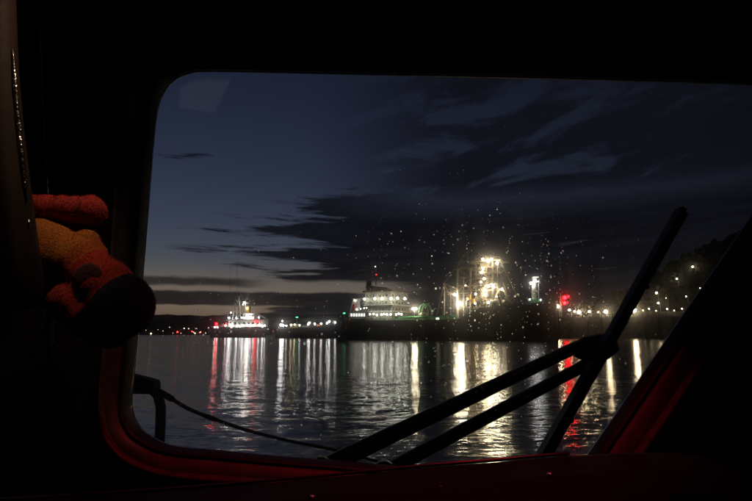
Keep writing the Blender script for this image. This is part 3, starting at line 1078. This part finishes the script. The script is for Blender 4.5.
D.tube('bow_winch_drum', [(503, 303, 4), (507.5, 303, 4)], 1.2, M['grey'], n=14)
D.box('winch_bed', 473, 309, 511, 305.6, -3, 5.4, M['grey'], bevel=.08)
D.box('hydraulic_unit', 466.5, 299.5, 470, 294.6, 4.9, 6, M['yellow'], bevel=.08)
D.box('hydraulic_unit', 470.6, 303, 473.6, 298.6, 4.9, 6, M['yellow'], bevel=.08)
for p, q in (((502.6, 306.6), (516.8, 294.4)), ((509, 306), (514.6, 299.2)), ((505, 298), (512.2, 303))):
    D.bar('boom', p, q, 4, 4, .34, M['grey'])
D.bar('boom_tip', (515.4, 292), (515.4, 297.6), 4, 4, .22, M['grey'])
D.box('tip_bracket', 515.4, 296, 518.4, 294, 3.6, 4.4, M['white'])
for x, y, w, k, r in ((482.9, 259.2, 5.6, 'warm', .40), (488.2, 260.6, 5.6, 'warmhi', .42), (491.2, 259.6, 5.6, 'warm', .44), (497.2, 263.2, 5.6, 'warmhi', .44), (483.2, 268.8, 5, 'warm', .46), (481.6, 272.3, 5, 'warm', .42),
                      (484.2, 278.6, 5, 'dimwarm', .5), (488.2, 286.2, 5.2, 'warm', .46), (493.2, 286.8, 5.2, 'warmhi', .50), (484.2, 290.2, 5.2, 'warm', .52), (475.6, 294.0, 5.2, 'dimwarm', .42), (485.2, 295.2, 5.2, 'warm', .5),
                      (488.2, 302.6, 5.6, 'warm', .42), (502, 289.2, 4.2, 'warm', .36), (454.6, 294.6, 5.4, 'warmhi', .42), (458.6, 304.8, 5.6, 'warmhi', .50), (461.2, 303.6, 5.6, 'warmhi', .56), (481, 282, 4.8, 'dimwarm', .4)):
    D.lamp(x, y, w, L[k], r)
# denser steelwork: ladders, inner columns, walkways, stays
for x, y0, y1, w, th in ((463.6, 317, 277.6, 0, .26), (476, 309, 262, 1.5, .34), (480.4, 308, 268, -1, .26), (486.6, 307, 264, 2.2, .34), (497.4, 306, 263.6, 1, .30), (450.6, 318, 286.6, 0, .24)):
    D.bar('inner_column', (x, y0), (x, y1), w, w, th, M['wood'])
for x0_i, x1_i, y, w in ((458, 471, 292.5, 4.9), (470.6, 495, 284.2, 4.9), (474, 499, 272.8, 4.9)):
    wk = D.box('walkway', x0_i, y + .7, x1_i, y, 2.6, w, M['wood'])
    D.rail(x0_i, x1_i, y, w, 1.0, M['wood'], wk)
for p, q in (((467.6, 250.5), (444, 283.4)), ((467.6, 250.5), (457, 268)), ((500, 260), (516, 294)), ((467.6, 252), (500, 259.6)), ((497, 263), (510, 305)), ((444, 283.4), (436, 318.6)), ((492, 268), (503, 305))):
    D.bar('stay_wire', p, q, 1, 2.5, .10, M['wood'])
for k in range(9):
    D.bar('ladder_rung', (463.0, 278 + k * 4.2), (465.2, 278 + k * 4.2), .4, .4, .12, M['wood'])
for x, y, k, r in ((465.6, 285.6, 'dimwarm', .24), (467.4, 299, 'dimwarm', .30), (475.2, 303.4, 'warm', .26), (496.4, 296.6, 'dimwarm', .26)):  # extra lamps added to brighten the steelwork
    D.lamp(x, y, 6.2, L[k], r)
# forecastle: light mast with green housing
base_ = D.box('mast_housing', 529.5, 304, 542.5, 300.6, -1.4, 1.6, M['green'], bevel=.15)
D.box('mast_housing_step', 532, 300.6, 539.5, 298.6, -.9, 1.2, M['green'], base_, bevel=.12)
D.tube('signal_mast', [(534.2, 300, 0), (534.2, 277, 0)], [.95, .78], M['white'], n=14)
D.tube('side_pole', [(538.6, 300, .5), (538.6, 280, .5)], .16, M['white'])
D.bar('crosstree', (529.4, 282.6), (539.4, 281.4), .9, .9, .36, M['white'])
D.box('mast_top', 532.4, 278, 538.6, 276.6, -.6, .9, M['white'])
D.lamp(531.0, 283.4, 2.0, L['coolhi'], .40)
D.lamp(535.2, 280.4, 2.0, L['coolhi'], .36)
D.lamp(529.8, 299.4, 2.6, L['cool'], .24)  # lamp added to light the green housing
D.lamp(540.6, 299.8, 2.6, L['cool'], .20)  # second added lamp, for the housing's other end
D.rail(500, 545, 305, 6.2, 1.0, M['grey'], hull, 303)
D.box('bulwark', 512, 305, 531, 304.0, 5.6, 5.75, M['cream'], hull)
D.tube('bow_anchor_pipe', [(526, 315, 6.6), (528.5, 321, 6.4)], .55, M['hullred'])

# --- the floodlit work ship further off
S = Ship('work_ship', 'brightly floodlit work ship with lattice tower and red deck lights', (-128, 432), (-86, 414))
zs = S.at(240, 327.4, 5).z
hull_mesh([(0, 4.2, 3.6, zs + .4, -2), (5, 5.4, 5, zs, -2), (30, 5.4, 5, zs, -2), (39, 4.2, 2.8, zs + .8, -2), (S.len, .7, .3, zs + 1.6, -2)]).build('hull', M['hullred'], S.root)
h1 = S.box('deckhouse', 228, 327, 262, 320.2, -4, 4.2, M['white'], bevel=.08)
S.box('deckhouse_slab', 226.5, 320.2, 263, 319.4, -4.6, 4.8, M['white'], h1)
h2 = S.box('bridge', 243, 319.4, 254, 313.4, -3.4, 3.4, M['white'], bevel=.08)
S.box('bridge_roof', 242, 313.4, 255, 312.8, -3.8, 3.8, M['white'], h2)
for k in range(7): S.box('window', 229.5 + k * 4.5, 324.2, 231.6 + k * 4.5, 322.2, 4.1, 4.26, M['glassdark'], h1)
for k in range(4): S.box('window', 243.8 + k * 2.6, 317, 245.6 + k * 2.6, 315, 3.3, 3.46, M['glassdark'], h2)
for w in (2.2, -2.2):
    for p, q in (((231.6, 327), (235.6, 296)), ((241.6, 327), (238.8, 296)), ((236.6, 327), (237, 296))):
        S.bar('tower_leg', p, q, w, w * .5, .42, M['white'])
    for p, q in (((232.4, 321), (241.2, 314)), ((241.2, 321), (233.2, 314)), ((233.4, 313), (240.4, 306)), ((240.4, 313), (234.2, 306)), ((234.4, 305), (239.6, 299)), ((239.6, 305), (235, 299))):
        S.bar('tower_brace', p, q, w * .8, w * .7, .22, M['white'])
for x, y0, y1, r in ((230.4, 320, 263.5, .11), (237.2, 296, 262.5, .13), (249, 313, 292, .1)):
    S.tube('whip_antenna', [(x, y0, 0), (x, y1, 0)], [r, r * .6], M['grey'])
S.tube('mast', [(245.4, 313, 0), (245.4, 299.5, 0)], [.4, .25], M['white'])
S.bar('mast_yard', (242, 303), (249, 303), 0, 0, .25, M['white'])
S.box('exhaust_casing', 246.2, 313, 249.4, 306.6, -1, 1, M['yellow'], bevel=.1)
S.bar('crane_post', (259.4, 320), (259.4, 314.5), 2, 2, .6, M['white'])
S.bar('crane_jib', (259, 315), (266, 318.6), 2, 2, .4, M['white'])
S.box('deck_cargo', 221, 327, 226, 324.6, 0, 4, M['orange'])
S.rail(214, 228, 327, 4.6, 1.1, M['white'])
for x, y, w, k, r in ((244.2, 302.6, 1.4, 'coolhi', .62), (243, 304.6, 1.2, 'cool', .4), (229.0, 317.8, 4.6, 'coolhi', .62), (248.2, 318.0, 4.6, 'coolhi', .78), (246.4, 316.6, 4.4, 'coolhi', .5), (251, 317.2, 4.6, 'cool', .55),
                      (258.6, 317.4, 4.4, 'cool', .42), (242.0, 317.6, 4.4, 'cool', .5), (236.4, 318.2, 4.2, 'cool', .5), (231, 312.6, 3, 'cool', .36), (214.8, 327.2, 5.2, 'cool', .52), (217.4, 327.4, 5.2, 'cool', .46), (225.6, 325.6, 5, 'cool', .5),
                      (229.8, 324.4, 5, 'coolhi', .5), (231.4, 327, 5.4, 'cool', .44), (236.8, 326.4, 5.4, 'coolhi', .48), (242.6, 325.8, 5.2, 'cool', .46), (247.4, 325.4, 5.2, 'coolhi', .5), (250.2, 326, 5.2, 'cool', .42),
                      (253.4, 325.4, 5.2, 'cool', .5), (258.6, 325, 5, 'cool', .46), (262.4, 326.6, 5, 'coolhi', .5), (264.8, 325.6, 5, 'cool', .48), (247.0, 308.2, 1.3, 'warm', .5), (240.0, 326.8, 5.2, 'cool', .4)):
    S.lamp(x, y, w, L[k], r)
for x, y, r, k in ((216.4, 324.0, .95, 'red'), (226.2, 323.4, .6, 'dimred'), (255.0, 321.4, .7, 'red'), (256.6, 322.4, .5, 'dimred')):
    S.lamp(x, y, 5.3, L[k], r, 'red_light')

# --- low barge between the two ships
B = Ship('barge', 'low dark barge with a row of small deck lamps between the ships', (-60, 345), (-16, 330))
zb0, zb1 = B.at(282, 328.6, 5).z, B.at(345, 323.4, 5).z
hull_mesh([(-1, 5, 4.6, zb0, -1), (2, 5.4, 5, zb0, -1), (B.len * .55, 5.4, 5, (zb0 + zb1) / 2 - .3, -1), (B.len - 2, 5.4, 5, zb1, -1), (B.len, 5.2, 4.4, zb1, -1)]).build('hull', M['hull'], B.root)
B.bar('deck_edge', (281.5, 328.3), (310, 327), 5.5, 5.5, .22, M['cream'])
B.bar('deck_edge', (310, 327), (346, 323.0), 5.5, 5.5, .22, M['cream'])
cab = B.box('cabin', 290, 328, 297.4, 324.4, 0, 4.2, M['cream'], bevel=.06)
B.box('cabin_roof', 289.4, 324.4, 298, 324, -.3, 4.6, M['grey'], cab)
B.box('cabin_window', 292, 326.6, 294, 325.2, 4.15, 4.26, M['glassdark'], cab)
B.box('deck_house', 333, 324, 346, 320.4, -2, 3.6, M['grey'], bevel=.06)
B.bar('light_mast', (282.3, 328), (282.3, 318.8), 3, 3, .22, M['grey'])
for x, y, k, r in ((281, 325.0, 'coolhi', .62), (283.2, 325.4, 'coolhi', .5), (282.3, 321.0, 'cool', .34), (286.4, 325.6, 'cool', .36), (299.6, 325.3, 'cool', .32), (308.0, 324.4, 'cool', .34), (309.4, 322.8, 'coolhi', .42), (314.8, 323.8, 'cool', .42),
                   (321.2, 323.6, 'cool', .46), (327.0, 323.2, 'cool', .4), (329.4, 321.4, 'coolhi', .44), (335.2, 322.4, 'cool', .4), (291, 324.8, 'dimwarm', .4), (294.6, 324.6, 'dimwarm', .36)):
    B.lamp(x, y, 5.0, L[k], r)
for x in (299.6, 309.4, 314.8, 321.2, 329.4):
    B.bar('lamp_post', (x, 327.4 - max(0, x - 300) * .09), (x, 323.4), 4.6, 4.6, .12, M['grey'])
B.box('work_hut', 301.6, 327.8, 306.6, 325.4, 0, 3.4, M['grey'], bevel=.06)
B.box('cargo_stack', 316.6, 326.4, 319.8, 324.4, 0, 3, M['orange'])


# ------------------------------------------------------------------ quay, hillside, far shore
def terrain(name, pts, Y0, Y1, m_, rough, nx=120, ny=10, seed=0):
    """pts: skyline (px, py) seen at the ridge Y1; rises from the water's edge at Y0"""
    mb = MB()
    rows = []
    for j in range(ny + 1):
        f = j / ny
        Y = Y0 + (Y1 - Y0) * f
        row = []
        for i in range(nx + 1):
            px = pts[0][0] + (pts[-1][0] - pts[0][0]) * i / nx
            for (xa, ya), (xb, yb) in zip(pts, pts[1:]):
                if xa <= px <= xb:
                    py = ya + (yb - ya) * (px - xa) / (xb - xa)
                    break
            r_ = P(px, py, Y1)
            x = P(px, py, (Y0 + Y1) / 2).x * (.9 + .2 * f)
            z = -1.5 + (r_.z + 1.5) * (math.sin(f * math.pi / 2) ** 1.1)
            z += rough * f * noise.fractal(Vector((x * .03, Y * .03, seed)), 1, 2.2, 5)
            row.append((x, Y, z))
        rows.append(row)
    rows.append([(x, y + 30, -2) for x, y, z in rows[-1]])
    mb.loft(rows, closed=False)
    return tag(mb.build(name, m_), kind='structure')


terrain('hillside', [(540, 318), (575, 313), (610, 305), (640, 294), (670, 279), (710, 256), (752, 240), (820, 218), (940, 205), (1150, 214)], 330, 470, M['hill'], 4, seed=3)
terrain('far_shore', [(-500, 318), (-200, 314), (60, 316), (150, 315), (190, 317), (230, 314), (280, 316), (330, 315), (380, 318), (450, 317), (560, 322)], 1450, 2300, M['far'], 10, seed=8)
# trees along the hill crest are only a ragged dark mass at this distance
tm = MB()
for k in range(420):
    px = random.uniform(585, 900)
    Y = random.uniform(380, 470)
    f = (Y - 330) / 140
    sk = [(540, 318), (575, 313), (610, 305), (640, 294), (670, 279), (710, 256), (752, 240), (820, 218), (940, 205)]
    py = 300
    for (xa, ya), (xb, yb) in zip(sk, sk[1:]):
        if xa <= px <= xb: py = ya + (yb - ya) * (px - xa) / (xb - xa)
    g = P(px, py, 470)
    x = P(px, py, 400).x * (.9 + .2 * f)
    z = -1.5 + (g.z + 1.5) * (math.sin(min(1, f) * math.pi / 2) ** 1.1)
    r = random.uniform(1.2, 3.4)
    mb2 = MB().ball((0, 0, 0), r, 1, (1, 1, random.uniform(.8, 1.5)))
    tm.add([(x + v[0] * random.uniform(.7, 1.2), Y + v[1], z + r * .5 + v[2] * random.uniform(.7, 1.25)) for v in mb2.v], mb2.f)
tag(tm.build('hillside_scrub', M['hill']), 'dark scrub and trees covering the hillside behind the quay', 'scrub', kind='stuff')

qa, qb = P(546, 334.5, 330), P(900, 334.5, 300)
qz = P(640, 316.5, 310).z
qm = MB()
qy0, qy1 = 318, 296
x0_, x1_ = qa.x, 420
qm.add([(x0_, qy0, -2), (x1_, qy1, -2), (x1_, 380, -2), (x0_, 380, -2), (x0_, qy0, qz), (x1_, qy1, qz), (x1_, 380, qz), (x0_, 380, qz)],
       [(0, 3, 2, 1), (4, 5, 6, 7), (0, 1, 5, 4), (1, 2, 6, 5), (2, 3, 7, 6), (3, 0, 4, 7)])
quay = tag(qm.build('quay', M['quay']), kind='structure')


def quay_y(x): return qy0 + (qy1 - qy0) * (x - x0_) / (x1_ - x0_)


for k in range(24):
    x = x0_ + 4 + k * 8.0
    MB().box((x - .3, quay_y(x) - .55, -1), (x + .3, quay_y(x) + .05, qz - .4)).build('fender_pile', M['hull'], quay)


def lamp_post(px, py, Y, m_, r, label, group, base_z, name='street_lamp', arm=1.2):
    p = P(px, py, Y)
    t_ = thing(name, label, 'lamp', (p.x, Y, base_z), 0, group)
    h = p.z - base_z
    MB().tube([(arm, 0, 0), (arm, 0, max(.3, h * .9)), (arm * .6, 0, h + r + .35), (0, 0, h + r + .2)], [.14, .1, .08, .07], 6).build('pole', M['pole'], t_)
    MB().box((-.5, -.25, h + r * .92), (.5, .25, h + r * .92 + .22)).build('hood', M['pole'], t_)
    MB().ball((0, -.05, h), r, 1).build('lens', m_, t_, smooth=True)
    return t_


for px, py, k, r in ((557.6, 306.4, 'quay', .9), (569.4, 310.0, 'dimwarm', .6), (574.5, 311.5, 'dimwarm', .45), (579.0, 312.0, 'quay', .85), (589.2, 311.6, 'quay', .55), (605.8, 311.6, 'quay', .95), (634.0, 310.4, 'quay', 1.15), (598, 312.2, 'dimwarm', .3)):
    lamp_post(px, py, 322, L[k], r, 'dim low quay lamp between the bright lamps of the dark quay' if k == 'dimwarm' else {557.6: 'warm quay lamp directly beside the stacked red signal lights', 634.0: 'largest and brightest warm lamp on the quay, next to the lit wall'}.get(px, 'bright warm quay lamp on a pole along the dark quay'), 'lamps along the quay', qz)
for px, py, r in ((643, 310.4, .22), (649, 308.8, .30), (656, 310.8, .2), (667, 309.0, .34), (674, 310.6, .24), (682, 308.6, .28)):
    lamp_post(px, py, 317, L['dimwarm'], r, 'small dim lamp above the lit quay wall', 'dim lamps over the quay wall', qz, arm=.6)
wa, wb = P(636, 311.8, 318), P(700, 311.8, 318)
ws = tag(MB().box((wa.x, 318.5, qz), (wb.x, 319.1, wa.z + .2)).build('quay_wall', M['quay']), 'low concrete wall lit warm by the quay lamps', 'wall')


def hill_z(px, Y):
    """height of the hillside terrain at a pixel column"""
    f = min(1, max(0, (Y - 330) / 140))
    sk = [(540, 318), (575, 313), (610, 305), (640, 294), (670, 279), (710, 256), (752, 240), (820, 218)]
    for (xa, ya), (xb, yb) in zip(sk, sk[1:]):
        if xa <= px <= xb: py = ya + (yb - ya) * (px - xa) / (xb - xa)
    return -1.5 + (P(px, py, 470).z + 1.5) * (math.sin(f * math.pi / 2) ** 1.1)


for px, py, Y, k, r in ((658.2, 303.0, 352, 'warm', .46), (656.4, 292.8, 380, 'dimwarm', .66), (676.8, 278.9, 400, 'warm', .42), (692.6, 266.7, 420, 'warm', .50), (715.0, 250.8, 440, 'warm', .48), (686, 296.5, 372, 'dimwarm', .3), (700, 288, 385, 'dimwarm', .26), (666, 298, 366, 'dimwarm', .2)):
    bz = min(hill_z(px, Y), P(px, py, Y).z - 3)
    lamp_post(px, py, Y, L[k], r, 'lone street lamp climbing the dark hillside road', 'street lamps on the hillside', bz)

# red signal on the pier head
rp_ = P(564.8, 305, 316)
sg = thing('red_signal_light', 'stacked pair of red signal lights on a post at the quay end', 'signal light', (rp_.x, 322, qz))
dz0 = qz
MB().tube([(0, .4, 0), (0, .4, P(565, 293, 322).z - dz0)], .2, 8).build('post', M['pole'], sg)
MB().box((-1.4, .5, P(565, 305.5, 322).z - dz0), (1.4, .7, P(565, 294.5, 322).z - dz0)).build('backboard', M['wiper'], sg)
for px, py, r, k in ((564.8, 297.6, 1.15, 'red'), (564.6, 303.0, 1.0, 'red'), (568.2, 296.4, .5, 'red'), (567.4, 302.4, .34, 'dimred')):
    p = P(px, py, 322)
    MB().ball((p.x - rp_.x, -.1, p.z - dz0), r, 1).build('red_lens', L[k], sg, smooth=True)

# green channel lights
for px, py, Y, lab in ((297, 317.2, 460, 'green channel light on a post beyond the barge'), (344.2, 313.2, 300, 'green channel light on a post near the dredger stern')):
    p = P(px, py, Y)
    g = thing('channel_light', lab, 'navigation light', (p.x, Y, -.6))
    MB().tube([(0, 0, 0), (0, 0, p.z + .2)], .22, 8).build('pile', M['pole'], g)
    MB().ball((0, -.3, p.z + .6), .6 * Y / 380, 1, (1.6, 1, .6)).build('lens', L['green'], g, smooth=True)
    MB().tube([(0, 0, p.z + .2), (0, 0, p.z + .3)], .8, 10).build('gallery', M['pole'], g)

# far shore lights and houses
k = 0
for px, py, c, r in ((139, 332.5, 'far', 1.6), (151, 333.6, 'far', 2.6), (169.6, 327.2, 'far', 1.0), (177.5, 332, 'farred', 2.6), (184.2, 328.4, 'far', 1.7), (188.6, 328.6, 'far', 1.5), (192, 331.4, 'farred', 2.0), (193.6, 332.2, 'far', 1.4),
                     (195, 333.2, 'far', 2.0), (199.6, 332.6, 'farred', 1.6), (200.6, 332, 'far', 1.5), (205.6, 333, 'far', 1.1), (196.6, 328.6, 'far', .9), (208.5, 327.8, 'far', 1.2), (163, 331, 'far', .9), (173, 333, 'far', .8), (181, 333.2, 'far', .9),
                     (158, 329.6, 'far', .7), (146, 330.2, 'far', .8), (268, 329, 'far', 1.0), (273, 331, 'farred', 1.0)):
    Y = 1400
    red = c == 'farred'
    lamp_post(px, py, Y, L[c], r * .8, 'tiny red light on the far shore' if red else 'tiny warm white street light on the far shore', 'far shore lights', min(P(px, py, Y).z - 2.5, 1), 'far_shore_light', arm=1.0)
for px, w_, h_ in ((142, 26, 9), (156, 34, 12), (168, 22, 8), (182, 40, 13), (200, 30, 10), (276, 36, 11)):
    Y = 1440
    x = P(px, 330, Y).x
    b_ = thing('far_house', {142: 'low dark house on the far shore behind the plush toy', 156: 'wide dark house on the far shore', 168: 'small dark house among the far shore lights', 182: 'long dark house behind the red far shore light',
                             200: 'dark house beside the floodlit work ship on the far shore', 276: 'dark house behind the barge on the far shore'}[px], 'house', (x, Y, 0))
    MB().box((-w_ / 2, 0, 0), (w_ / 2, 14, h_)).build('wall', M['house'], b_)
    rm_ = MB().add([(-w_ / 2 - 1, -1, h_), (w_ / 2 + 1, -1, h_), (w_ / 2 + 1, 15, h_), (-w_ / 2 - 1, 15, h_), (-w_ / 2 - 1, 7, h_ + 5), (w_ / 2 + 1, 7, h_ + 5)], [(0, 1, 5, 4), (2, 3, 4, 5), (0, 4, 3), (1, 2, 5), (0, 3, 2, 1)])
    rm_.build('roof', M['hull'], b_)
    for q in range(3):
        MB().box((-w_ * .35 + q * w_ * .28, -.15, h_ * .4), (-w_ * .35 + q * w_ * .28 + 2.4, .1, h_ * .4 + 2.6)).build('window', M['glassdark'], b_)
MB_floor = MB().add([(-9000, 1390, .5), (9000, 1390, .5), (9000, 2400, .5), (-9000, 2400, .5)], [(0, 1, 2, 3)])
tag(MB_floor.build('shore_ground', M['far']), kind='structure')
